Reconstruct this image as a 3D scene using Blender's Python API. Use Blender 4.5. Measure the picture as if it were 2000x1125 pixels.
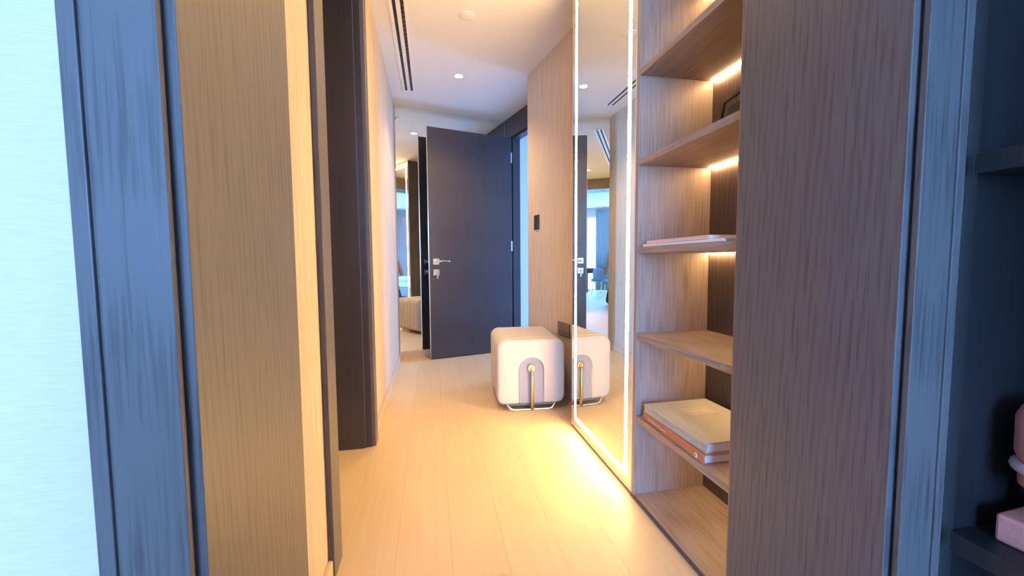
import bpy, bmesh, math, random
from mathutils import Matrix, Vector
random.seed(7)
for o in list(bpy.data.objects): bpy.data.objects.remove(o)
S = bpy.context.scene
C = S.collection
# ------------------------------------------------------------------ camera
cam = bpy.data.cameras.new('camera'); co = bpy.data.objects.new('camera', cam); C.objects.link(co)
cam.sensor_width = 36; cam.lens = 787 * 36 / 2000; cam.clip_start = .02; cam.clip_end = 200
pitch, roll, yaw = math.radians(3.82), math.radians(.38), math.radians(11.24)
co.matrix_world = (Matrix.Translation((0, 0, 1.0)) @ Matrix.Rotation(-yaw, 4, 'Z')
                   @ Matrix.Rotation(math.pi / 2 - pitch, 4, 'X') @ Matrix.Rotation(-roll, 4, 'Z'))
S.camera = co
# ------------------------------------------------------------------ world (hazy bright sky)
w = bpy.data.worlds.new('sky'); S.world = w; w.use_nodes = True
nt = w.node_tree; nt.nodes.clear()
tc = nt.nodes.new('ShaderNodeTexCoord'); sx = nt.nodes.new('ShaderNodeSeparateXYZ')
cr = nt.nodes.new('ShaderNodeValToRGB'); bg = nt.nodes.new('ShaderNodeBackground'); wo = nt.nodes.new('ShaderNodeOutputWorld')
mr = nt.nodes.new('ShaderNodeMapRange'); mr.inputs['From Min'].default_value = -1
cr.color_ramp.elements[0].position = .42; cr.color_ramp.elements[0].color = (.11, .24, .50, 1)
cr.color_ramp.elements[1].position = 1; cr.color_ramp.elements[1].color = (.09, .26, .80, 1)
e = cr.color_ramp.elements.new(.52); e.color = (.20, .45, 1.0, 1)
nt.links.new(tc.outputs['Generated'], sx.inputs[0]); nt.links.new(sx.outputs['Z'], mr.inputs['Value'])
nt.links.new(mr.outputs[0], cr.inputs[0]); nt.links.new(cr.outputs[0], bg.inputs[0]); nt.links.new(bg.outputs[0], wo.inputs[0])
bg.inputs[1].default_value = 62.0
S.view_settings.view_transform = 'Standard'; S.view_settings.look = 'None'
S.view_settings.exposure = 0.0; S.view_settings.gamma = 1; S.view_settings.use_curve_mapping = False
WARM = (1.0, .64, .30)
LED_MIRROR = 110.0; LED_SHELF = 62.0; DOWN_W = 98.0
def portal(loc, rot, sx_, sy_):
    l = bpy.data.lights.new('window_portal', 'AREA'); l.shape = 'RECTANGLE'; l.size = sx_; l.size_y = sy_; l.cycles.is_portal = True
    o = bpy.data.objects.new('window_portal', l); C.objects.link(o); o.location = loc; o.rotation_euler = rot

# ------------------------------------------------------------------ materials
MATS = {}
def new_mat(n):
    m = bpy.data.materials.new(n); m.use_nodes = True; MATS[n] = m
    return m, m.node_tree, m.node_tree.nodes['Principled BSDF']
def plain(n, col, rough=.5, metal=0, spec=.5, emit=None, es=0, noise=.04, nscale=40, bump=0):
    m, t, b = new_mat(n)
    b.inputs['Roughness'].default_value = rough; b.inputs['Metallic'].default_value = metal
    b.inputs['Specular IOR Level'].default_value = spec
    c = t.nodes.new('ShaderNodeTexCoord'); nz = t.nodes.new('ShaderNodeTexNoise'); nz.inputs['Scale'].default_value = nscale
    mx = t.nodes.new('ShaderNodeMix'); mx.data_type = 'RGBA'
    mx.inputs['A'].default_value = tuple(max(0, x * (1 - noise)) for x in col) + (1,)
    mx.inputs['B'].default_value = tuple(min(1, x * (1 + noise)) for x in col) + (1,)
    t.links.new(c.outputs['Object'], nz.inputs['Vector']); t.links.new(nz.outputs['Fac'], mx.inputs['Factor'])
    t.links.new(mx.outputs['Result'], b.inputs['Base Color'])
    if bump:
        bp = t.nodes.new('ShaderNodeBump'); bp.inputs['Strength'].default_value = bump; bp.inputs['Distance'].default_value = .002
        t.links.new(nz.outputs['Fac'], bp.inputs['Height']); t.links.new(bp.outputs[0], b.inputs['Normal'])
    if emit:
        b.inputs['Emission Color'].default_value = emit + (1,); b.inputs['Emission Strength'].default_value = es
    return m
def wood(n, dark, light, rough=.42, axis=2, fine=90, spec=.5, contrast=(.35, .7), vary=0.0, bump=.15):
    """grain running along one object axis"""
    m, t, b = new_mat(n)
    b.inputs['Roughness'].default_value = rough; b.inputs['Specular IOR Level'].default_value = spec
    c = t.nodes.new('ShaderNodeTexCoord'); mp = t.nodes.new('ShaderNodeMapping')
    sc = [fine, fine, fine]; sc[axis] = fine * .034; mp.inputs['Scale'].default_value = sc
    oi = t.nodes.new('ShaderNodeObjectInfo'); mul = t.nodes.new('ShaderNodeMath'); mul.operation = 'MULTIPLY'; mul.inputs[1].default_value = 37
    t.links.new(oi.outputs['Random'], mul.inputs[0]); t.links.new(mul.outputs[0], mp.inputs['Location'])
    n1 = t.nodes.new('ShaderNodeTexNoise'); n1.inputs['Scale'].default_value = 1; n1.inputs['Detail'].default_value = 5; n1.inputs['Distortion'].default_value = .25
    mp2 = t.nodes.new('ShaderNodeMapping'); sc2 = [fine * .11] * 3; sc2[axis] = fine * .011; mp2.inputs['Scale'].default_value = sc2
    t.links.new(mul.outputs[0], mp2.inputs['Location'])
    n2 = t.nodes.new('ShaderNodeTexWave'); n2.wave_type = 'RINGS'; n2.inputs['Scale'].default_value = .9; n2.inputs['Distortion'].default_value = 3.5; n2.inputs['Detail'].default_value = 3
    t.links.new(c.outputs['Object'], mp.inputs['Vector']); t.links.new(mp.outputs[0], n1.inputs['Vector'])
    t.links.new(c.outputs['Object'], mp2.inputs['Vector']); t.links.new(mp2.outputs[0], n2.inputs['Vector'])
    ma = t.nodes.new('ShaderNodeMath'); ma.operation = 'MULTIPLY_ADD'; ma.inputs[1].default_value = .16
    t.links.new(n2.outputs['Fac'], ma.inputs[0]); t.links.new(n1.outputs['Fac'], ma.inputs[2])
    r = t.nodes.new('ShaderNodeValToRGB'); r.color_ramp.elements[0].position = contrast[0]; r.color_ramp.elements[1].position = contrast[1]
    r.color_ramp.elements[0].color = dark + (1,); r.color_ramp.elements[1].color = light + (1,)
    t.links.new(ma.outputs[0], r.inputs[0])
    out = r.outputs[0]
    if vary:
        hs = t.nodes.new('ShaderNodeHueSaturation'); mv = t.nodes.new('ShaderNodeMapRange')
        mv.inputs['To Min'].default_value = 1 - vary; mv.inputs['To Max'].default_value = 1 + vary
        t.links.new(oi.outputs['Random'], mv.inputs['Value']); t.links.new(mv.outputs[0], hs.inputs['Value']); t.links.new(out, hs.inputs['Color']); out = hs.outputs[0]
    t.links.new(out, b.inputs['Base Color'])
    bp = t.nodes.new('ShaderNodeBump'); bp.inputs['Strength'].default_value = bump; bp.inputs['Distance'].default_value = .001
    t.links.new(n1.outputs['Fac'], bp.inputs['Height']); t.links.new(bp.outputs[0], b.inputs['Normal'])
    return m
def paper(n, a, bcol, scale, rough=.75, bump=.3):
    """wallpaper: threads stretched along one direction"""
    m, t, b = new_mat(n); b.inputs['Roughness'].default_value = rough; b.inputs['Specular IOR Level'].default_value = .05
    c = t.nodes.new('ShaderNodeTexCoord'); mp = t.nodes.new('ShaderNodeMapping'); mp.inputs['Scale'].default_value = scale
    nz = t.nodes.new('ShaderNodeTexNoise'); nz.inputs['Scale'].default_value = 1; nz.inputs['Detail'].default_value = 4
    r = t.nodes.new('ShaderNodeValToRGB'); r.color_ramp.elements[0].position = .35; r.color_ramp.elements[1].position = .65
    r.color_ramp.elements[0].color = a + (1,); r.color_ramp.elements[1].color = bcol + (1,)
    t.links.new(c.outputs['Object'], mp.inputs[0]); t.links.new(mp.outputs[0], nz.inputs['Vector']); t.links.new(nz.outputs['Fac'], r.inputs[0])
    t.links.new(r.outputs[0], b.inputs['Base Color'])
    bp = t.nodes.new('ShaderNodeBump'); bp.inputs['Strength'].default_value = bump; bp.inputs['Distance'].default_value = .001
    t.links.new(nz.outputs['Fac'], bp.inputs['Height']); t.links.new(bp.outputs[0], b.inputs['Normal'])
    return m
wood('wood_dark', (.058, .050, .047), (.128, .113, .107), fine=210, rough=.42, contrast=(.24, .60), spec=.5, bump=.08)
wood('wood_door', (.044, .039, .046), (.058, .051, .058), fine=90, rough=.34, contrast=(.25, .75), bump=.0)
wood('wood_black', (.012, .011, .013), (.020, .018, .020), fine=90, rough=.45, contrast=(.25, .75), bump=.0)
wood('wood_shelf', (.24, .175, .14), (.37, .28, .23), fine=170, rough=.45, contrast=(.34, .68))
wood('wood_shelf_flat', (.22, .16, .125), (.34, .255, .21), fine=170, rough=.42, axis=1, contrast=(.34, .68))
wood('wood_back', (.075, .052, .045), (.12, .085, .072), fine=170, rough=.4)
wood('oak', (.60, .44, .25), (.65, .485, .285), fine=70, rough=.45, axis=1, contrast=(.2, .8), vary=.02, bump=.06)
wood('oak_trim', (.56, .42, .27), (.64, .49, .32), fine=70, rough=.5, axis=1, contrast=(.25, .75), bump=.04)
paper('paper_bed', (.72, .58, .58), (.77, .62, .62), (30, 30, 420), bump=.12)
paper('paper_hall', (.53, .43, .325), (.64, .53, .41), (130, 130, 4))
plain('plaster', (.80, .77, .73), .85, noise=.02)
plain('plaster_pale', (.80, .82, .84), .8, noise=.03)
plain('pale_stone', (.74, .76, .77), .35, noise=.05, nscale=3)
plain('white_metal', (.82, .81, .79), .4)
plain('black_slot', (.012, .012, .013), .6)
plain('steel', (.72, .71, .70), .25, metal=1)
plain('brass', (.83, .60, .28), .25, metal=1)
plain('pale_brass', (.88, .80, .62), .3, metal=1)
plain('champagne', (.80, .72, .52), .35, metal=1)
plain('trim_cream', (.80, .74, .60), .7)
plain('bronze_plate', (.20, .165, .135), .4, metal=.4)
plain('black_plastic', (.018, .018, .02), .35)
plain('boucle', (.60, .53, .44), .95, noise=.06, nscale=220, bump=.6)
plain('grey_felt', (.30, .30, .33), .9, noise=.08, nscale=200, bump=.3)
plain('dark_plate', (.13, .13, .14), .6)
plain('mirror', (.86, .90, .87), 0.0, metal=1, noise=0)
plain('led', (1, .95, .85), .5, emit=(1.0, .64, .27), es=LED_MIRROR)
plain('led_shelf', (1, .95, .85), .5, emit=WARM, es=LED_SHELF)
plain('lamp', (1, 1, 1), .5, emit=(1.0, .82, .58), es=30)
plain('book_sage', (.46, .44, .36), .7, noise=.05, nscale=300, bump=.2)
plain('book_sage_plate', (.54, .49, .42), .6)
plain('book_orange', (.55, .20, .09), .6)
plain('book_pink', (.85, .58, .53), .6)
plain('book_white', (.80, .81, .83), .6)
plain('paper_pages', (.80, .77, .72), .9, noise=.08, nscale=300)
plain('print_rose', (.78, .55, .46), .6)
plain('print_gold', (.66, .53, .35), .5)
plain('pink_stone', (.80, .27, .20), .75, noise=.12, nscale=120, bump=.5)
plain('pink_pale', (.85, .50, .42), .45, noise=.08, nscale=60)
plain('fabric_white', (.80, .80, .79), .95, noise=.04, nscale=120, bump=.3)
plain('fabric_grey', (.36, .38, .41), .95, noise=.06, nscale=160, bump=.3)
plain('fabric_blue', (.28, .36, .46), .95, noise=.06, nscale=160, bump=.3)
plain('curtain', (.62, .66, .70), .95, noise=.04)
plain('dark_wood_plain', (.05, .04, .038), .4)
plain('skin', (.60, .36, .26), .55, noise=.05)
plain('hair', (.02, .015, .013), .5, noise=.2)
plain('shirt', (.55, .57, .60), .9); plain('trousers', (.06, .07, .10), .9)
m, t, b = new_mat('glass'); t.nodes.remove(b)
tr = t.nodes.new('ShaderNodeBsdfTransparent'); gl = t.nodes.new('ShaderNodeBsdfGlossy'); gl.inputs['Roughness'].default_value = 0
tr.inputs[0].default_value = (.95, .98, .98, 1)
mxs = t.nodes.new('ShaderNodeMixShader'); mxs.inputs[0].default_value = .06
t.links.new(tr.outputs[0], mxs.inputs[1]); t.links.new(gl.outputs[0], mxs.inputs[2]); t.links.new(mxs.outputs[0], t.nodes['Material Output'].inputs[0])

# ------------------------------------------------------------------ mesh helpers
class MB:
    def __init__(s): s.v = []; s.f = []
    def add(s, vs, fs):
        o = len(s.v); s.v += [tuple(p) for p in vs]; s.f += [tuple(i + o for i in f) for f in fs]; return s
    def box(s, x0, x1, y0, y1, z0, z1):
        return s.add([(x0, y0, z0), (x1, y0, z0), (x1, y1, z0), (x0, y1, z0), (x0, y0, z1), (x1, y0, z1), (x1, y1, z1), (x0, y1, z1)],
                     [(0, 3, 2, 1), (4, 5, 6, 7), (0, 1, 5, 4), (1, 2, 6, 5), (2, 3, 7, 6), (3, 0, 4, 7)])
    def prism(s, poly, a0, a1, plane='xy'):
        def P(p, a): return {'xy': (p[0], p[1], a), 'xz': (p[0], a, p[1]), 'yz': (a, p[0], p[1])}[plane]
        n = len(poly)
        return s.add([P(p, a0) for p in poly] + [P(p, a1) for p in poly],
                     [tuple(range(n))[::-1], tuple(range(n, 2 * n))] + [(i, (i + 1) % n, n + (i + 1) % n, n + i) for i in range(n)])
    def loft(s, rings, cap=True):
        n = len(rings[0]); vs = [p for r in rings for p in r]; fs = []
        for k in range(len(rings) - 1):
            for i in range(n):
                fs.append((k * n + i, k * n + (i + 1) % n, (k + 1) * n + (i + 1) % n, (k + 1) * n + i))
        if cap: fs += [tuple(range(n))[::-1], tuple((len(rings) - 1) * n + i for i in range(n))]
        return s.add(vs, fs)
    def tube(s, pts, r, n=10, closed=False):
        P = [Vector(p) for p in pts]; rings = []; L = len(P)
        rr = r if isinstance(r, (list, tuple)) else [r] * L
        prev = None
        for i in range(L):
            a = P[i - 1] if (i > 0 or closed) else P[i]; c = P[(i + 1) % L] if (i < L - 1 or closed) else P[i]
            d = (c - a).normalized()
            if prev is None:
                up = Vector((0, 0, 1)) if abs(d.z) < .9 else Vector((1, 0, 0)); x = d.cross(up).normalized()
            else:
                x = (prev - d * prev.dot(d)).normalized()
            prev = x; y = d.cross(x)
            rings.append([P[i] + (x * math.cos(2 * math.pi * k / n) + y * math.sin(2 * math.pi * k / n)) * rr[i] for k in range(n)])
        if closed: rings.append(rings[0])
        return s.loft(rings, not closed)
    def lathe(s, prof, n=24, c=(0, 0, 0), axis='z'):
        rings = []
        for r, h in prof:
            ring = []
            for k in range(n):
                a = 2 * math.pi * k / n; x, y = r * math.cos(a), r * math.sin(a)
                ring.append({'z': (c[0] + x, c[1] + y, c[2] + h), 'y': (c[0] + x, c[1] + h, c[2] + y), 'x': (c[0] + h, c[1] + x, c[2] + y)}[axis])
            rings.append(ring)
        return s.loft(rings)
    def build(s, name, mat, parent=None, smooth=False, bevel=0, seg=2, subsurf=0):
        me = bpy.data.meshes.new(name); me.from_pydata(s.v, [], s.f); me.materials.append(MATS[mat])
        bm = bmesh.new(); bm.from_mesh(me); bmesh.ops.remove_doubles(bm, verts=bm.verts, dist=1e-6); bmesh.ops.recalc_face_normals(bm, faces=bm.faces); bm.to_mesh(me); bm.free()
        o = bpy.data.objects.new(name, me); C.objects.link(o)
        if parent: o.parent = parent
        if smooth:
            for p in me.polygons: p.use_smooth = True
        if bevel:
            md = o.modifiers.new('bevel', 'BEVEL'); md.width = bevel; md.segments = seg; md.limit_method = 'ANGLE'
        if subsurf:
            md = o.modifiers.new('sub', 'SUBSURF'); md.levels = subsurf; md.render_levels = subsurf
        return o
def B(name, mat, x0, x1, y0, y1, z0, z1, parent=None, bevel=0):
    return MB().box(x0, x1, y0, y1, z0, z1).build(name, mat, parent, bevel=bevel)
def st(o): o['kind'] = 'structure'; return o
def tag(o, label, cat, group=None):
    o['label'] = label; o['category'] = cat
    if group: o['group'] = group
    return o
def empty(name, loc=(0, 0, 0), rz=0, label=None, cat=None, group=None):
    o = bpy.data.objects.new(name, None); C.objects.link(o); o.location = loc; o.rotation_euler = (0, 0, rz); o.empty_display_size = .05
    if label: tag(o, label, cat, group)
    return o
def sempty(name, loc=(0, 0, 0), rz=0): return st(empty(name, loc, rz))
def rrect(w, h, r, n=6, cx=0, cz=0):
    pts = []
    for sx_, sz_, a0 in ((1, 1, 0), (-1, 1, 90), (-1, -1, 180), (1, -1, 270)):
        for k in range(n + 1):
            a = math.radians(a0 + 90 * k / n)
            pts.append((cx + sx_ * (w / 2 - r) + r * math.cos(a), cz + sz_ * (h / 2 - r) + r * math.sin(a)))
    return pts

# ------------------------------------------------------------------ layout constants
UL = -.335            # hall left wall face
ZC = 2.57             # hall ceiling
AL = math.radians(15) # the far end of the hall is turned by this much
er = Vector((math.cos(AL), math.sin(AL))); ef = Vector((-math.sin(AL), math.cos(AL)))
P0 = Vector((UL, 4.262))                     # left end of mirrored end wall
F0 = Vector((.972, 4.06)); FR = F0.dot(er)   # door plane, r coordinate
EF = P0.dot(ef)                              # end wall, f coordinate
def RF(r, f): v = er * r + ef * f; return (v.x, v.y)
C0 = Vector((.828, 3.436)); CR = C0.dot(er); CF = C0.dot(ef)
HIN = 4.045                                  # hinge f coordinate
# ------------------------------------------------------------------ floors
fl = sempty('floor')
B('subfloor', 'oak_trim', -3.3, 1.35, -4.7, 5.2, -.12, -.0135, fl)
PW = .186
planks = {}
x = -3.3; row = 0
while x < 1.35:
    y = -4.7 - random.random() * 1.6
    while y < 5.2:
        L = random.choice((1.6, 2.0, 2.4))
        y0, y1 = max(y, -4.7), min(y + L, 5.2)
        if y1 - y0 > .1:
            key = round(y1 - y0, 3)
            if key not in planks:
                o = MB().box(.0002, PW - .0002, .0002, key - .0002, -.013, 0).build('plank', 'oak', fl, bevel=.0003)
                o.modifiers['bevel'].segments = 1; planks[key] = o
            else:
                o = planks[key].copy(); C.objects.link(o); o.parent = fl
            o.location = (x, y0, 0)
        y += L
    x += PW; row += 1
# right hand room floor (beyond the open door)
p = [RF(FR + .0, 2.95), RF(4.6, 2.95), RF(4.6, 5.6), RF(FR + .0, 5.6)]
st(MB().prism(p, -.12, .001).build('floor_side_room', 'pale_stone'))
# ------------------------------------------------------------------ ceilings
st(B('ceiling', 'plaster', -2.0, 1.9, .75, 5.1, ZC, ZC + .1))
st(B('ceiling_bedroom', 'plaster', -3.3, 1.35, -4.7, .75, 2.72, 2.82))
st(MB().prism([RF(FR + .06, 2.6), RF(4.7, 2.6), RF(4.7, 5.7), RF(FR + .06, 5.7)], ZC + .101, ZC + .2).build('ceiling_side_room', 'plaster_pale'))
# ------------------------------------------------------------------ bedroom door wall (between bedroom and hall)
JL, JR = -.290, .807; V1, V2 = .565, .950; ZD = 2.37
wl = sempty('wall_door')
B('wall_panel', 'paper_bed', -3.3, JL - .022, .560, V2, 0, 2.72, wl)
B('wall_panel', 'plaster', JR + .022, 1.30, .566, V2, 0, 2.72, wl)
B('wall_panel', 'paper_bed', JL - .022, JR + .022, .560, V2, ZD + .022, 2.72, wl)
def door_trim(n, u, s, head=False):
    """lining + moulded casing of the near doorway; s=+1: casing goes towards +u"""
    t = sempty('trim_%d' % n)
    def bx(nm, a, b_, y0, y1, z1=ZD + .02, bev=.0015):
        lo, hi = sorted((u + s * a, u + s * b_)); return B(nm, 'wood_dark', lo, hi, y0, y1, 0, z1, t, bevel=bev)
    bx('lining', 0, .020, V1 - .003, V2 + .004)
    bx('casing_board', .0105, .0845, .545, .5555, ZD + .10)
    bx('casing_groove', .0845, .0885, .549, .5555, ZD + .10, 0)
    bx('casing_band', .0885, .1065, .5445, .5595, ZD + .10)
    return t
door_trim(1, JL, -1); door_trim(2, JR, 1)
t = sempty('trim_3')
B('lining', 'wood_dark', JL - .02, JR + .02, V1 - .003, V2 + .004, ZD, ZD + .02, t)
B('casing_board', 'wood_dark', JL - .0845, JR + .0845, .545, .5555, ZD + .0105, ZD + .0995, t)
B('head_panel', 'wood_dark', UL, 1.14, V2 + .004, V2 + .016, ZD + .0, ZC, t)
# ------------------------------------------------------------------ hall, left wall with doorway
D1, D2 = 1.295 + .085, 2.23; ZL = 2.33
wh = sempty('wall_left')
B('wall_panel', 'paper_hall', UL - .2, UL, V2, D1 + .02, 0, ZC, wh)
B('wall_panel', 'paper_hall', UL - .2, UL, D2 + .02, 4.5, 0, ZC, wh)
B('wall_panel', 'paper_hall', UL - .2, UL, D1 + .02, D2 + .02, ZL + .02, ZC, wh)
t = sempty('trim_4')   # near jamb with casing
B('casing_board', 'wood_dark', UL + .0005, UL + .018, 1.293, D1 + .018, 0, ZL + .09, t, bevel=.002)
B('lining', 'wood_dark', UL - .2, UL + .005, D1, D1 + .02, 0, ZL, t, bevel=.002)
t = sempty('trim_5')   # far jamb with casing
B('lining', 'wood_door', UL - .2, UL + .003, D2, D2 + .02, 0, ZL, t, bevel=.002)
B('door_stop', 'wood_door', UL - .2, UL - .03, D2 - .012, D2 - .0005, 0, ZL - .012, t, bevel=.003)
B('casing_board', 'wood_dark', UL + .0005, UL + .020, D2 + .008, D2 + .09, 0, ZL + .09, t, bevel=.003)
t = sempty('trim_6')
B('lining', 'wood_door', UL - .2, UL + .003, D1, D2 + .02, ZL, ZL + .02, t)
B('casing_board', 'wood_dark', UL + .0005, UL + .018, D1 + .018, D2 + .008, ZL + .008, ZL + .09, t, bevel=.002)
B('baseboard_left', 'oak_trim', UL + .0005, UL + .013, D2 + .0905, 4.255, 0, .068, bevel=.002)['kind'] = 'structure'
B('baseboard_left_near', 'oak_trim', UL + .0005, UL + .013, V2 + .005, 1.2925, 0, .068, bevel=.002)['kind'] = 'structure'
# small room behind the left doorway
st(B('wall_washroom_far', 'plaster', -1.95, UL - .2, D2 + .35, D2 + .45, 0, ZC))
st(B('wall_washroom_side', 'plaster', -2.0, -1.9, V2, D2 + .45, 0, ZC))
# ------------------------------------------------------------------ end wall, fully mirrored
LE = FR - P0.dot(er)
rz = AL
we = sempty('wall_end', (P0.x, P0.y, 0), rz)
B('wall_panel', 'plaster', -.3, LE + .5, .006, .16, 0, ZC, we)
end_mirror = empty('wall_mirror', (P0.x, P0.y, 0), rz, 'frameless full-height mirror covering the far end wall behind the open door', 'mirror')
B('mirror_glass', 'mirror', .002, LE - .002, 0, .005, .069, ZC - .002, end_mirror)
st(B('baseboard_end', 'oak_trim', .004, LE, -.014, 0.005, 0, .068, None, bevel=.002)); bb = bpy.data.objects['baseboard_end']; bb.location = (P0.x, P0.y, 0); bb.rotation_euler.z = rz
# ------------------------------------------------------------------ hall, right wall (papered) and recessed doorway
wA = Vector((1.043, 2.277)); 
wr = sempty('wall_right')
cin = RF(FR, CF); 
poly = [(wA.x, wA.y), (C0.x, C0.y), cin, RF(FR + .12, CF), (1.42, 2.277)]
MB().prism(poly, 0, ZC).build('wall_panel', 'paper_hall', wr)
# wall carrying the door (dark panelling up to the ceiling)
wd = sempty('wall_door_far', (0, 0, 0), AL)
def LB(name, mat, r0, r1, f0, f1, z0, z1, par, bev=0): return B(name, mat, r0, r1, f0, f1, z0, z1, par, bev)
NE = HIN - .93                                   # near edge of opening
LB('lintel_panel', 'wood_door', FR, FR + .10, CF + .001, EF - .001, 2.345, ZC, wd)
LB('wall_panel', 'wood_door', FR, FR + .10, HIN + .016, EF - .001, 0, 2.345, wd)
LB('wall_panel', 'plaster', FR + .10, FR + .12, EF, 5.6, 0, ZC + .1, wd)
t = sempty('trim_7', (0, 0, 0), AL)
LB('jamb', 'wood_door', FR + .012, FR + .10, HIN - .028, HIN + .0155, 0, 2.344, t, .002)
LB('head', 'wood_door', FR + .012, FR + .10, NE, HIN - .0285, 2.33, 2.3445, t, .002)
LB('casing_board', 'wood_door', FR - .012, FR - .0005, HIN + .004, HIN + .08, 0, 2.42, t, .002)
LB('casing_board', 'wood_door', FR - .012, FR - .0005, CF + .001, HIN + .0035, 2.3455, 2.42, t, .002)
# ------------------------------------------------------------------ the open door
door = sempty('door_1', (*RF(FR - .012, HIN), 0), AL)   # hinge at origin, leaf runs to -x
LB('leaf', 'wood_door', -.925, -.002, -.044, 0, .008, 2.33, door, .002)
LB('edge_strip', 'champagne', -.9268, -.9252, -.038, -.006, .01, 2.328, door)
for z in (2.12, 1.165, .20):
    LB('hinge', 'steel', -.012, .003, -.0475, -.0442, z - .055, z + .055, door, .001)
def lever(par, fy, s):
    m = MB().box(-.891, -.829, min(fy, fy + s * .009), max(fy, fy + s * .009), 0.969, 1.031)
    h = m.build('handle_rose', 'steel', par, bevel=.002)
    MB().tube([(-.86, fy + s * .009, 1.0), (-.86, fy + s * .045, 1.0)], .009, 12).build('handle_neck', 'steel', h, True)
    MB().tube([(-.868, fy + s * .048, 1.0), (-.83, fy + s * .052, 1.002), (-.79, fy + s * .052, 1.006), (-.75, fy + s * .05, 1.004), (-.725, fy + s * .048, 1.0)], [.009, .009, .008, .008, .007], 12).build('lever', 'steel', h, True)
    k = MB().box(-.891, -.829, min(fy, fy + s * .008), max(fy, fy + s * .008), .860, .922).build('lock_rose', 'steel', par, bevel=.002)
    MB().lathe([(.014, 0), (.014, s * .006)], 20, (-.86, fy + s * .008, .891), 'y').build('lock_cylinder', 'champagne', k, True)
lever(door, -.044, -1); lever(door, 0, 1)
key = empty('key_bunch', (*RF(FR - .012 - .86, HIN - .044 - .014), .891), AL, 'small metal keys hanging from the lock of the dark door', 'keys')
MB().box(-.0015, .0015, -.022, 0, -.005, .005).build('key_blade', 'steel', key)
MB().lathe([(.011, -.0012), (.011, .0012)], 18, (0, -.03, 0), 'x').build('key_head', 'steel', key)
MB().tube([(0, -.036 + .013 * math.sin(a), -.013 + .013 * math.cos(a)) for a in [k * math.pi / 8 for k in range(16)]], .0013, 6, True).build('key_ring', 'steel', key)
MB().box(-.006, .006, -.0365, -.0345, -.062, -.024).build('spare_key', 'steel', key, bevel=.003)
# ------------------------------------------------------------------ room beyond the open door (daylight)
ws = sempty('wall_side_room', (0, 0, 0), AL)
LB('wall_panel', 'plaster_pale', FR + .12, 4.7, 5.5, 5.6, 0, ZC + .1, ws)
LB('wall_panel', 'plaster_pale', FR + .10, 4.7, 2.85, 2.95, 0, ZC + .1, ws)
LB('wall_panel', 'plaster_pale', 4.6, 4.7, 2.95, 3.3, 0, ZC + .1, ws)
LB('wall_panel', 'plaster_pale', 4.6, 4.7, 3.9, 5.5, 0, ZC + .1, ws)
LB('wall_panel', 'plaster_pale', 4.6, 4.7, 3.3, 3.9, 2.45, ZC + .1, ws)
def window(n, loc, rz_, W, H, z0, cols):
    """local x along width, y through the wall"""
    w_ = sempty('window_%d' % n, loc, rz_)
    B('window_frame', 'white_metal', -W / 2, W / 2, -.03, .03, z0, z0 + .05, w_)
    B('window_frame', 'white_metal', -W / 2, W / 2, -.03, .03, z0 + H - .05, z0 + H, w_)
    for k in range(cols + 1):
        x_ = -W / 2 + (W - .05) * k / cols
        B('mullion', 'white_metal', x_, x_ + .05, -.03, .03, z0 + .05, z0 + H - .05, w_)
    for k in range(cols):
        xa = -W / 2 + (W - .05) * k / cols + .05; xb = -W / 2 + (W - .05) * (k + 1) / cols
        B('pane', 'glass', xa, xb, -.004, .004, z0 + .05, z0 + H - .05, w_)
    return w_
window(1, (*RF(4.65, 3.6), 0), AL + math.pi / 2, .6, 2.45, 0, 1)
portal((*RF(4.72, 3.6), 1.22), (0, math.pi / 2, AL), 2.4, .6)
# ------------------------------------------------------------------ bedroom shell
wb = sempty('wall_back')
WB = (-1.7, 1.22)
B('wall_panel', 'paper_bed', -3.3, WB[0], -4.7, -4.6, 0, 2.72, wb); B('wall_panel', 'paper_bed', WB[1], 1.35, -4.7, -4.6, 0, 2.72, wb)
B('wall_panel', 'paper_bed', WB[0], WB[1], -4.7, -4.6, 2.45, 2.72, wb)
window(2, (sum(WB) / 2, -4.65, 0), 0, WB[1] - WB[0], 2.45, 0, 4)
portal((sum(WB) / 2, -4.73, 1.22), (math.pi / 2, 0, 0), WB[1] - WB[0], 2.45)
wlb = sempty('wall_left_bedroom')
B('wall_panel', 'paper_bed', -3.3, -3.2, -4.6, .56, 0, 2.72, wlb)
wrb = sempty('wall_right_bedroom')
B('wall_panel', 'paper_bed', 1.25, 1.35, -4.6, .565, 0, 2.72, wrb)
# ------------------------------------------------------------------ tall mirror cabinet with light strip
MU, M0, M1 = .815, 1.527, 2.272
lm = empty('mirror_cabinet', (0, 0, 0), 0, 'tall floor-to-ceiling mirror with a glowing light strip border beside the open shelves', 'mirror')
B('carcass', 'wood_dark', MU + .026, 1.145, M0, M1, .012, ZC - .002, lm)
B('end_panel', 'wood_dark', MU + .004, 1.145, M1 + .0004, M1 + .004, 0, ZC - .002, lm)
B('plinth', 'black_slot', MU + .03, 1.14, M0 + .005, M1, 0, .0118, lm)
B('mirror_glass', 'mirror', MU, MU + .025, M0 + .004, M1 - .004, .016, ZC - .006, lm)
for a in ((M0, M0 + .004, .012, ZC - .003), (M1 - .004, M1, .012, ZC - .003), (M0 + .004, M1 - .004, .012, .016), (M0 + .004, M1 - .004, ZC - .006, ZC - .003)):
    B('edge_trim', 'trim_cream', MU + .0001, MU + .025, *a, lm)
sw = .025
ya, yb, za, zb = M0 + .042, M1 - .050, .060, ZC - .060
for a in ((ya, ya + sw, za, zb), (yb - sw, yb, za, zb), (ya + sw, yb - sw, za, za + sw), (ya + sw, yb - sw, zb - sw, zb)):
    B('light_strip', 'led', MU - .0008, MU - .0001, *a, lm)
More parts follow.
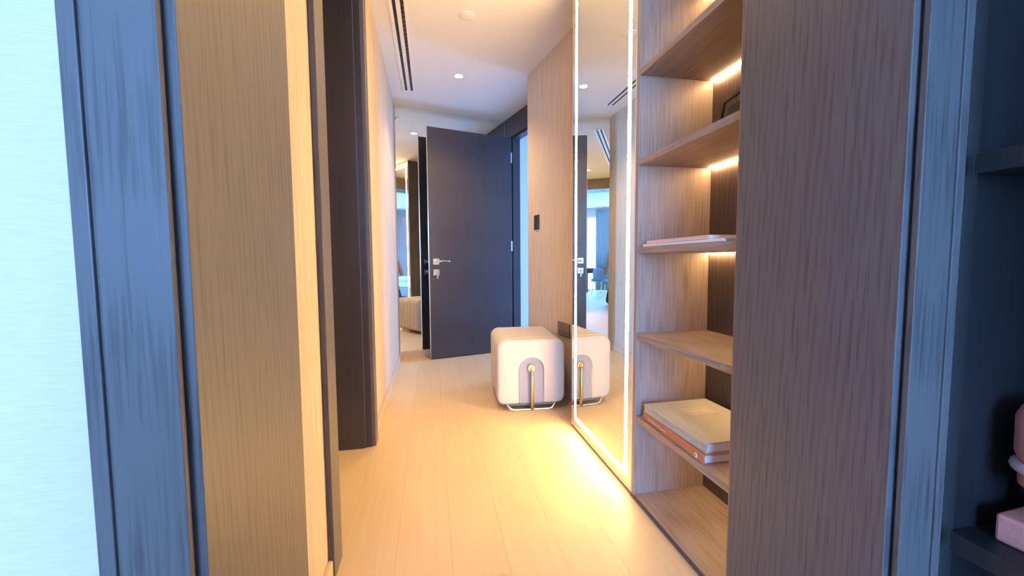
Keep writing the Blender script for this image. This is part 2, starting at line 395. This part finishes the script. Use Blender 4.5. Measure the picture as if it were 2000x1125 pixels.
# ------------------------------------------------------------------ open shelving next to the doorway
SU, SB, SV0, SV1 = .818, 1.143, V2 + .006, 1.505
cab = empty('shelf_cabinet', (0, 0, 0), 0, 'open brown wood shelving with lit shelves between the glowing mirror and the doorway', 'shelving')
B('side_panel', 'wood_shelf', SU - .002, SB, SV1, M0 - .0006, 0, ZC - .002, cab)
B('side_panel', 'wood_shelf', SU, SB, SV0, SV0 + .012, 0, ZC - .002, cab)
B('back_panel', 'wood_back', SB, SB + .012, SV0, SV1 + .02, 0, ZC - .002, cab)
B('bottom_board', 'wood_shelf_flat', SU, SB, SV0 + .012, SV1, .004, .018, cab)
B('toe_strip', 'wood_back', SU - .006, SU, SV0, M0 - .001, 0, .012, cab)
SZ = [.344, .690, 1.040, 1.389, 1.737, 2.085, 2.42]
for k, z in enumerate(SZ):
    s_ = B('shelf', 'wood_shelf_flat', SU + .001, SB - .0005, SV0 + .0125, SV1 - .0005, z - .012, z + .012, cab, bevel=.001)
    if k >= 0:
        B('light_strip', 'led_shelf', SB - .016, SB - .004, SV0 + .02, SV1 - .006, z - .0165, z - .0122, s_)
# ------------------------------------------------------------------ books
def book(name, cover, x0, x1, y0, y1, z0, z1, label, rz_=0, th=.003, group=None):
    """spine faces -x (the hall)"""
    o = empty(name, ((x0 + x1) / 2, (y0 + y1) / 2, z0), rz_, label, 'book', group)
    W, L, H = (x1 - x0) / 2, (y1 - y0) / 2, z1 - z0
    c = B('cover', cover, -W, W, -L, L, 0, th, o); B('cover_board', cover, -W, W, -L, L, H - th, H, o, bevel=.0006)
    MB().prism([(-W - .004, .002), (-W - .002, H / 2), (-W - .004, H - .002), (-W + .002, H), (-W + .002, 0)], -L, L, 'xz').build('spine', cover, o, bevel=.0005)
    B('pages', 'paper_pages', -W + .003, W - .005, -L + .004, L - .004, th, H - th, o)
    return o, W, L, H
ZS = SZ[0] + .0122
o, W, L, H = book('book', 'book_orange', .832, 1.10, 1.085, 1.466, ZS, ZS + .030, 'orange hardback book with white page edges at the bottom of the pile', math.radians(-1))
MB().lathe([(.0085, 0), (.0085, -.0008)], 20, (-W - .0045, -L + .035, H / 2), 'x').build('spine_emblem', 'fabric_white', o)
MB().lathe([(.0035, 0), (.0035, -.0006)], 12, (-W - .0053, -L + .037, H / 2 + .001), 'x').build('spine_emblem_mark', 'book_orange', o)
def print_row(o, mat, x, ys, z0, z1):
    m = MB()
    for a, b_ in ys: m.box(x - .0004, x, a, b_, z0, z1)
    m.build('spine_print', mat, o)['kind'] = 'stuff'
print_row(o, 'print_rose', -W - .0042, [(.02 + .011 * k, .028 + .011 * k) for k in range(12)], H * .4, H * .6)
ZS2 = ZS + .0305
o, W, L, H = book('book', 'book_sage', .838, 1.118, 1.096, 1.462, ZS2, ZS2 + .034, 'large sage-grey hardback book lying on top of the orange book', math.radians(1))
rng = random.Random(3)
print_row(o, 'print_gold', -W - .0042, [(-.07 + .010 * k, -.07 + .010 * k + rng.uniform(.004, .0075)) for k in range(8)], H * .40, H * .58)
print_row(o, 'print_gold', -W - .0042, [(.03 + .010 * k, .03 + .010 * k + rng.uniform(.004, .0075)) for k in range(9)], H * .40, H * .62)
print_row(o, 'print_gold', -W - .0042, [(-L + .025, -L + .031)], H * .3, H * .6)
B('title_plate', 'book_sage_plate', -.045, .075, .03, .10, H + .0001, H + .0007, o)
m = MB()
for k in range(7): m.box(-.02 + .011 * k, -.012 + .011 * k, .055, .055 + rng.uniform(.014, .02), H + .0007, H + .0011)
m.build('title_print', 'print_rose', o)['kind'] = 'stuff'
B('hinge_groove', 'book_sage', -W + .014, -W + .017, -L, L, H - .0002, H + .0008, o)
ZS = SZ[2] + .0122
book('book', 'book_white', .823, 1.06, 1.02, 1.470, ZS, ZS + .010, 'thin white book under the pink book on the middle shelf', 0, .0015)
book('book', 'book_pink', .828, 1.05, 1.086, 1.448, ZS + .0104, ZS + .0235, 'thin pale pink book lying on top of the white book', 0, .0018)
# dark tray-like holder on the upper shelf
zt = SZ[3] + .0122
tr_ = empty('magazine_holder', (1.02, 1.10, zt), 0, 'black wedge-shaped holder standing on the upper lit shelf', 'holder')
prof = [(-.115, 0), (.115, 0), (.085, .095), (-.085, .115)]
for x_ in (-.06, .055): MB().prism(prof, x_, x_ + .006, 'yz').build('side_plate', 'black_plastic', tr_, bevel=.001)
MB().prism([(-.115, 0), (.115, 0), (.115, .006), (-.115, .006)], -.054, .055, 'yz').build('base_plate', 'black_plastic', tr_)
MB().tube([(-.066, .124, .005), (-.066, .098, .112), (-.066, -.07, .135), (-.066, -.115, .005)], .005, 8).build('wire_frame', 'black_plastic', tr_, True)
# ------------------------------------------------------------------ upholstered bench of seven padded slices
bn = empty('bench', (.640, 2.572, 0), math.radians(-4), 'cream boucle bench of padded rounded slices with a brass rod, beside the papered wall', 'bench')
BW, BH, BZ = .462, .436, .042
def arch_section(inset, n=8):
    """rounded square with an arch cut out from below; returns outline"""
    w2, h, r = BW / 2 - inset, BH - inset, .062
    aw, at = .082 + inset * .3, .318
    pts = []
    def arc(cx, cz, rr, a0, a1, k=n):
        for i in range(k + 1):
            a = math.radians(a0 + (a1 - a0) * i / k); pts.append((cx + rr * math.cos(a), cz + rr * math.sin(a)))
    z0, z1 = BZ + inset, BZ + h
    rb = .05
    arc(aw + .012, z0 + .012, .012, 180, 270, 4)
    arc(w2 - rb, z0 + rb, rb, 270, 360)
    arc(w2 - r, z1 - r, r, 0, 90)
    arc(-w2 + r, z1 - r, r, 90, 180)
    arc(-w2 + rb, z0 + rb, rb, 180, 270)
    arc(-aw - .012, z0 + .012, .012, 270, 360, 4)
    arc(0, BZ + at - aw, aw, 180, 0, 12)
    return pts
def slice_mesh(y0, y1):
    m = MB(); d = y1 - y0; rings = []
    for t_, ins in ((0, .018), (.08, .007), (.25, .0005), (.5, 0), (.75, .0005), (.92, .007), (1, .018)):
        rings.append([(x_, y0 + d * t_, z_) for x_, z_ in arch_section(ins)])
    return m.loft(rings)
NS, SD = 7, .080
for k in range(NS):
    s_ = slice_mesh(k * SD, (k + 1) * SD - .001).build('padded_slice', 'boucle', bn, True)
    md = s_.modifiers.new('w', 'EDGE_SPLIT'); md.split_angle = math.radians(50)
for y0, y1 in ((.014, .034), (NS * SD - .034, NS * SD - .014)):
    pts = [(-.081, BZ + .004), (.081, BZ + .004)] + [(.081 * math.cos(a), BZ + .318 - .082 + .081 * math.sin(a)) for a in [math.pi * k / 12 for k in range(13)]]
    MB().prism(pts, y0, y1, 'xz').build('arch_inset', 'grey_felt', bn)
B('base_plate', 'dark_plate', -.16, .16, .02, NS * SD - .02, .026, BZ + .002, bn, bevel=.004)
for y_, s in ((-.004, -1), (NS * SD + .004, 1)):
    pts = [(-.165, y_ - s * .03, .05), (-.160, y_ - s * .01, .036), (-.142, y_, .016), (-.12, y_, .0075), (.12, y_, .0075), (.142, y_, .016), (.160, y_ - s * .01, .036), (.165, y_ - s * .03, .05)]
    MB().tube(pts, .0065, 10).build('foot_rail', 'pale_brass', bn, True)
    yk = .014 if s < 0 else NS * SD - .014
    kn = MB().lathe([(.026, 0), (.027, s * .004), (.027, s * .010), (.021, s * .016), (.012, s * .010)], 24, (0, yk, BZ + .243), 'y').build('knob', 'brass', bn, True)
    MB().tube([(0, yk + s * .010, BZ + .243), (.001, yk + s * .024, BZ + .236), (.003, yk + s * .028, BZ + .215), (.004, yk + s * .026, .10), (.003, yk + s * .022, .008)], [.006, .007, .009, .0115, .012], 10).build('rod', 'brass', bn, True)
# ------------------------------------------------------------------ switch and socket on the papered wall
wdir = (C0 - wA).normalized(); wang = math.atan2(wdir.y, wdir.x)
def on_wall(v): k = (v - wA.y) / wdir.y; return wA + wdir * k
q = on_wall(3.252); sw_ = empty('light_switch', (q.x, q.y, 0), wang, 'black two-gang light switch on the ribbed papered wall', 'switch')
B('plate', 'black_plastic', -.043, .043, .0005, .009, 1.258, 1.378, sw_, bevel=.002)
for z0 in (1.264, 1.3205): B('rocker', 'black_plastic', -.037, .037, .009, .012, z0, z0 + .0515, sw_, bevel=.001)
B('indicator_line', 'steel', -.034, .034, .009, .0122, 1.3165, 1.319, sw_)
q = on_wall(2.80); so = empty('wall_socket', (q.x, q.y, 0), wang, 'brown rectangular wall socket plate above the bench by the glowing mirror', 'socket')
B('plate', 'bronze_plate', -.088, .088, .0005, .008, .445, .548, so, bevel=.002)
for x_ in (-.045, .045):
    B('socket_face', 'bronze_plate', x_ - .038, x_ + .038, .008, .010, .455, .538, so, bevel=.001)
    for dx, dz in ((0, .018), (-.012, -.014), (.012, -.014)): B('pin_hole', 'black_slot', x_ + dx - .004, x_ + dx + .004, .0095, .0104, .4965 + dz - .003, .4965 + dz + .003, so)
# ------------------------------------------------------------------ ceiling fittings
ac = empty('air_diffuser', (-.168, 0, ZC), 0, 'long white linear ceiling air diffuser with two dark slots', 'air vent')
A0, A1 = 1.02, 3.915
B('frame', 'white_metal', -.062, -.038, A0 - .02, A1 + .02, -.006, -.0005, ac); B('frame', 'white_metal', .032, .056, A0 - .02, A1 + .02, -.006, -.0005, ac)
B('frame', 'white_metal', -.038, .032, A1, A1 + .02, -.006, -.0005, ac); B('frame', 'white_metal', -.038, .032, A0 - .02, A0, -.006, -.0005, ac)
B('blade', 'white_metal', -.017, .010, A0, A1, -.007, -.0005, ac)
for x_ in (-.038, .010): B('slot', 'black_slot', x_, x_ + (.021 if x_ < 0 else .022), A0, A1, -.002, -.0005, ac)
for k in range(58):
    y_ = A0 + .03 + k * .05
    B('vane', 'bronze_plate', .012, .030, y_, y_ + .004, -.0045, -.002, ac)
sp = MB().lathe([(.050, -.0005), (.050, -.003), (.042, -.0055), (.0, -.006)], 32, (.253, 2.69, ZC)).build('sprinkler_cover', 'white_metal', None, True)
tag(sp, 'flat round white sprinkler cover on the hall ceiling', 'ceiling cover')
def downlight(x_, y_, label, watts):
    d = empty('downlight', (x_, y_, ZC), 0, label, 'light', 'hall downlights')
    MB().lathe([(.048, -.0005), (.048, -.004), (.036, -.006), (.035, -.001)], 28).build('ring', 'white_metal', d, True)
    MB().lathe([(.0345, -.0008), (.0345, -.003), (.0, -.0035)], 24).build('lens', 'lamp', d, True)
    l = bpy.data.lights.new('downlight_beam', 'SPOT'); l.energy = watts; l.color = (1.0, .66, .30); l.spot_size = math.radians(120); l.spot_blend = .8; l.shadow_soft_size = .03
    lo = bpy.data.objects.new('downlight_beam', l); C.objects.link(lo); lo.parent = d; lo.location = (0, 0, -.012)
downlight(.256, 3.545, 'small round glowing downlight in the ceiling in front of the dark door', DOWN_W)
downlight(.256, 1.75, 'small round downlight in the ceiling by the open shelves', DOWN_W * .33)
# ------------------------------------------------------------------ bedroom bookcase at the right edge
KU, KB, KV0, KV1 = .932, 1.245, -.62, .549
kb = empty('bookcase', (0, 0, 0), 0, 'dark wood bookcase at the right edge beside the door casing', 'bookcase')
B('side_panel', 'wood_black', KU + .016, KB, KV1 - .001, KV1 + .016, 0, 2.45, kb)
B('side_panel', 'wood_black', KU, KB, KV0 - .02, KV0, 0, 2.45, kb)
B('shade_divider', 'wood_black', KU, KB - .0125, .02, .042, 0.09, 2.45, kb)  # unseen divider, added to keep window light off the far side panel
B('back_panel', 'wood_black', KB - .012, KB, KV0, KV1 - .0012, 0, 2.45, kb)
for z in (.07, .475, 1.165, 1.80, 2.43):
    for va, vb in ((KV0 + .0005, .0195), (.0425, KV1 - .0015)):
        B('shelf', 'wood_black', KU + .004, KB - .0125, va, vb, z - .018, z + .018, kb, bevel=.0015)
# pink ornament on the bookcase
og = empty('ornament', (1.076, .445, .4932), math.radians(4), 'rounded pink stone ornament with a pale band on a block base, in the dark bookcase', 'ornament')
B('base_block', 'pink_stone', -.085, .06, -.10, .075, 0, .050, og, bevel=.005)
MB().lathe([(.02, .090), (.044, .094), (.056, .104), (.057, .118), (.052, .130), (.057, .145), (.063, .162), (.064, .225), (.058, .242), (.045, .252), (.0, .256)], 28, (-.016, .02, 0)).build('body', 'pink_stone', og, True)
MB().tube([(-.016 + .058 * math.cos(a), .02 + .058 * math.sin(a), .137) for a in [k * math.pi / 14 for k in range(28)]], .010, 10, True).build('band', 'pink_pale', og, True)
MB().tube([(-.016, .02, .0502), (-.016, .02, .095)], .018, 12).build('stem', 'black_plastic', og, True)
# ------------------------------------------------------------------ bedroom furniture (seen in the mirrors)
bd = empty('bed', (-2.1, -2.4, 0), 0, 'white made bed by the bedroom windows, seen only in the mirrors', 'bed')
B('bed_base', 'fabric_grey', -1.0, .95, -.9, .9, .06, .30, bd, bevel=.02)
B('mattress', 'fabric_white', -.98, .93, -.88, .88, .30, .50, bd, bevel=.05)
B('duvet', 'fabric_white', -.55, .97, -.92, .92, .47, .56, bd, bevel=.035)
B('headboard', 'fabric_grey', -1.08, -1.0, -.95, .95, 0, 1.1, bd, bevel=.03)
for y_ in (-.45, .45): MB().loft([[(-.75 + sx_ * .22 * k, y_ + sy_ * .36 * k, z_) for sx_, sy_ in ((-1, -1), (1, -1), (1, 1), (-1, 1))] for k, z_ in ((.8, .50), (1, .56), (.75, .64))]).build('pillow', 'fabric_white', bd, True, subsurf=2)
def chair(loc, rz_, label):
    c = empty('armchair', loc, rz_, label, 'chair')
    MB().prism(rrect(.50, .09, .035, 4, 0, .43), -.24, .24, 'xz').build('seat', 'fabric_blue', c, bevel=.01)
    pts = [(-.26, .20), (-.28, -.05), (-.22, -.25), (0, -.29), (.22, -.25), (.28, -.05), (.26, .20)]
    inn = [(p[0] * .86, p[1] * .84 + .01) for p in pts]
    top = [.60, .66, .78, .82, .78, .66, .60]; m = MB(); rings = []
    for i, (a, b_) in enumerate(zip(pts, inn)):
        rings.append([(a[0], a[1], .40), (a[0] * 1.04, a[1] * 1.06, top[i]), (b_[0] * 1.04, b_[1] * 1.06, top[i]), (b_[0], b_[1], .40)])
    m.loft(rings).build('backrest', 'fabric_blue', c, True, subsurf=1)
    for sx_ in (-1, 1):
        for sy_ in (-1, 1):
            MB().tube([(sx_ * .18, sy_ * .17, .39), (sx_ * .24, sy_ * .23, 0)], [.014, .009], 8).build('leg', 'steel', c, True)
    return c
chair((.50, -3.05, 0), math.radians(150), 'slate blue armchair with thin splayed metal legs, seen only in the mirrors')
dk = empty('desk', (.66, -4.15, 0), 0, 'long dark wood desk under the bedroom window, seen only in the mirrors', 'desk')
B('desk_top', 'dark_wood_plain', -.5, .5, -.22, .22, .60, .76, dk, bevel=.004)
for x_ in (-.47, .41): B('leg_panel', 'dark_wood_plain', x_, x_ + .06, -.20, .20, 0, .60, dk, bevel=.003)
def curtain(x0, x1, y_, label):
    n = 60; a = []; b_ = []
    for k in range(n + 1):
        xx = x0 + (x1 - x0) * k / n; yy = y_ + .035 * math.sin(k * 1.25); a.append((xx, yy)); b_.append((xx, yy + .012))
    o = MB().prism(a + b_[::-1], .02, 2.66).build('curtain', 'curtain', None, True); tag(o, label, 'curtain')
curtain(-2.3, -1.6, -4.50, 'pale grey curtain gathered beside the bed, seen only in the mirrors')
curtain(.42, .90, -4.50, 'pale grey curtain gathered near the bookcase wall, seen only in the mirrors')
# ------------------------------------------------------------------ the photographer, kneeling behind the lens
pr = empty('person', (0, 0, 0), -yaw, 'kneeling person in a grey shirt holding up a phone, seen only in the mirrors', 'person')
def skin_mesh(name, mat, verts, edges, parent, sub=2):
    me = bpy.data.meshes.new(name); me.from_pydata([v[:3] for v in verts], edges, []); me.materials.append(MATS[mat])
    o = bpy.data.objects.new(name, me); C.objects.link(o); o.parent = parent
    md = o.modifiers.new('skin', 'SKIN'); md.use_smooth_shade = True
    sd = me.skin_vertices[0].data
    for i, v in enumerate(verts): sd[i].radius = (v[3], v[4] if len(v) > 4 else v[3]); sd[i].use_root = (i == 0)
    s2 = o.modifiers.new('sub', 'SUBSURF'); s2.levels = sub; s2.render_levels = sub
    return o
# pelvis, spine, neck, head ; arms ; legs (kneeling: knees forward, shins back on the floor)
V = [(0, -.52, .50, .145, .11), (0, -.51, .66, .125, .10), (0, -.49, .82, .145, .105), (0, -.48, .95, .13, .09), (0, -.47, 1.03, .055), (0, -.45, 1.09, .055),
     (0, -.44, 1.16, .078, .095), (0, -.435, 1.25, .075, .09), (0, -.44, 1.31, .045, .05)]
E_ = [(i, i + 1) for i in range(8)]
for s in (-1, 1):
    i = len(V); V += [(s * .17, -.48, .95, .055), (s * .23, -.42, .78, .046), (s * .24, -.36, .70, .042), (s * .17, -.22, .83, .036), (s * .105, -.105, .945, .026)]
    E_ += [(3, i), (i, i + 1), (i + 1, i + 2), (i + 2, i + 3), (i + 3, i + 4)]
    j = len(V); V += [(s * .10, -.50, .44, .095), (s * .13, -.38, .26, .078), (s * .14, -.28, .085, .062), (s * .14, -.42, .062, .055), (s * .14, -.62, .055, .046), (s * .14, -.72, .045, .036), (s * .14, -.80, .03, .028)]
    E_ += [(0, j)] + [(j + k, j + k + 1) for k in range(6)]
skin_mesh('body', 'skin', V, E_, pr)
g = .010
V2_ = [(x_, y_, z_, r[0] + g, (r[1] if len(r) > 1 else r[0]) + g) for x_, y_, z_, *r in V]
sh_i = [0, 1, 2, 3, 4, 9, 10, 11, 21, 22, 23]
def sub_skin(name, mat, idx, edges):
    mp_ = {v: k for k, v in enumerate(idx)}
    skin_mesh(name, mat, [V2_[k] for k in idx], [(mp_[a], mp_[b_]) for a, b_ in edges if a in mp_ and b_ in mp_], pr)
sub_skin('shirt', 'shirt', sh_i, E_)
sub_skin('trousers', 'trousers', [0] + list(range(14, 20)) + list(range(26, 32)), E_)
MB().lathe([(.0, .125), (.055, .112), (.085, .075), (.097, .02), (.098, -.03), (.09, -.085), (.07, -.10)], 20, (0, -.465, 1.225)).build('hair', 'hair', pr, True)
nose = MB().lathe([(.004, .02), (.010, .0), (.013, -.018), (.006, -.026)], 10, (0, -.345, 1.20)).build('nose', 'skin', pr, True)
for s in (-1, 1):
    MB().lathe([(.0, .008), (.011, .004), (.012, 0), (.0, -.006)], 12, (s * .032, -.352, 1.232), 'y').build('eye', 'hair', pr, True)
    MB().lathe([(.0, .03), (.012, .02), (.014, -.01), (.0, -.03)], 10, (s * .083, -.435, 1.215)).build('ear', 'skin', pr, True)
    # hand: palm, four fingers behind the phone edge, thumb towards the body
    h_ = skin_mesh('hand', 'skin', [(s * .105, -.105, .945, .024), (s * .098, -.075, .965, .028, .018), (s * .090, -.050, .990, .030, .016)], [(0, 1), (1, 2)], pr, 1)
    for k, (dz, ln) in enumerate(((.026, .9), (.008, 1.0), (-.010, .95), (-.027, .8))):
        skin_mesh('finger', 'skin', [(s * .092, -.055, .990 + dz, .009), (s * .094, -.040, .995 + dz, .0085), (s * .088, -.024, .997 + dz, .008), (s * (.088 - .02 * ln), -.018, .998 + dz, .007)], [(0, 1), (1, 2), (2, 3)], h_, 1)
    skin_mesh('thumb', 'skin', [(s * .100, -.080, .975, .011), (s * .086, -.062, 1.0, .010), (s * .066, -.050, 1.012, .008)], [(0, 1), (1, 2)], h_, 1)
skin_mesh('mouth', 'skin', [(-.02, -.350, 1.165, .006), (0, -.346, 1.166, .007), (.02, -.350, 1.165, .006)], [(0, 1), (1, 2)], pr, 1)
ph = empty('phone', (0, 0, 1.0), -yaw, 'black phone held up in front of the kneeling person, seen only in the mirrors', 'phone')
MB().prism(rrect(.155, .074, .010, 5), -.040, -.030, 'xz').build('phone_body', 'black_plastic', ph, bevel=.001)
MB().lathe([(.009, 0), (.009, .002)], 16, (.0, -.030, 0), 'y').build('phone_lens', 'black_slot', ph)
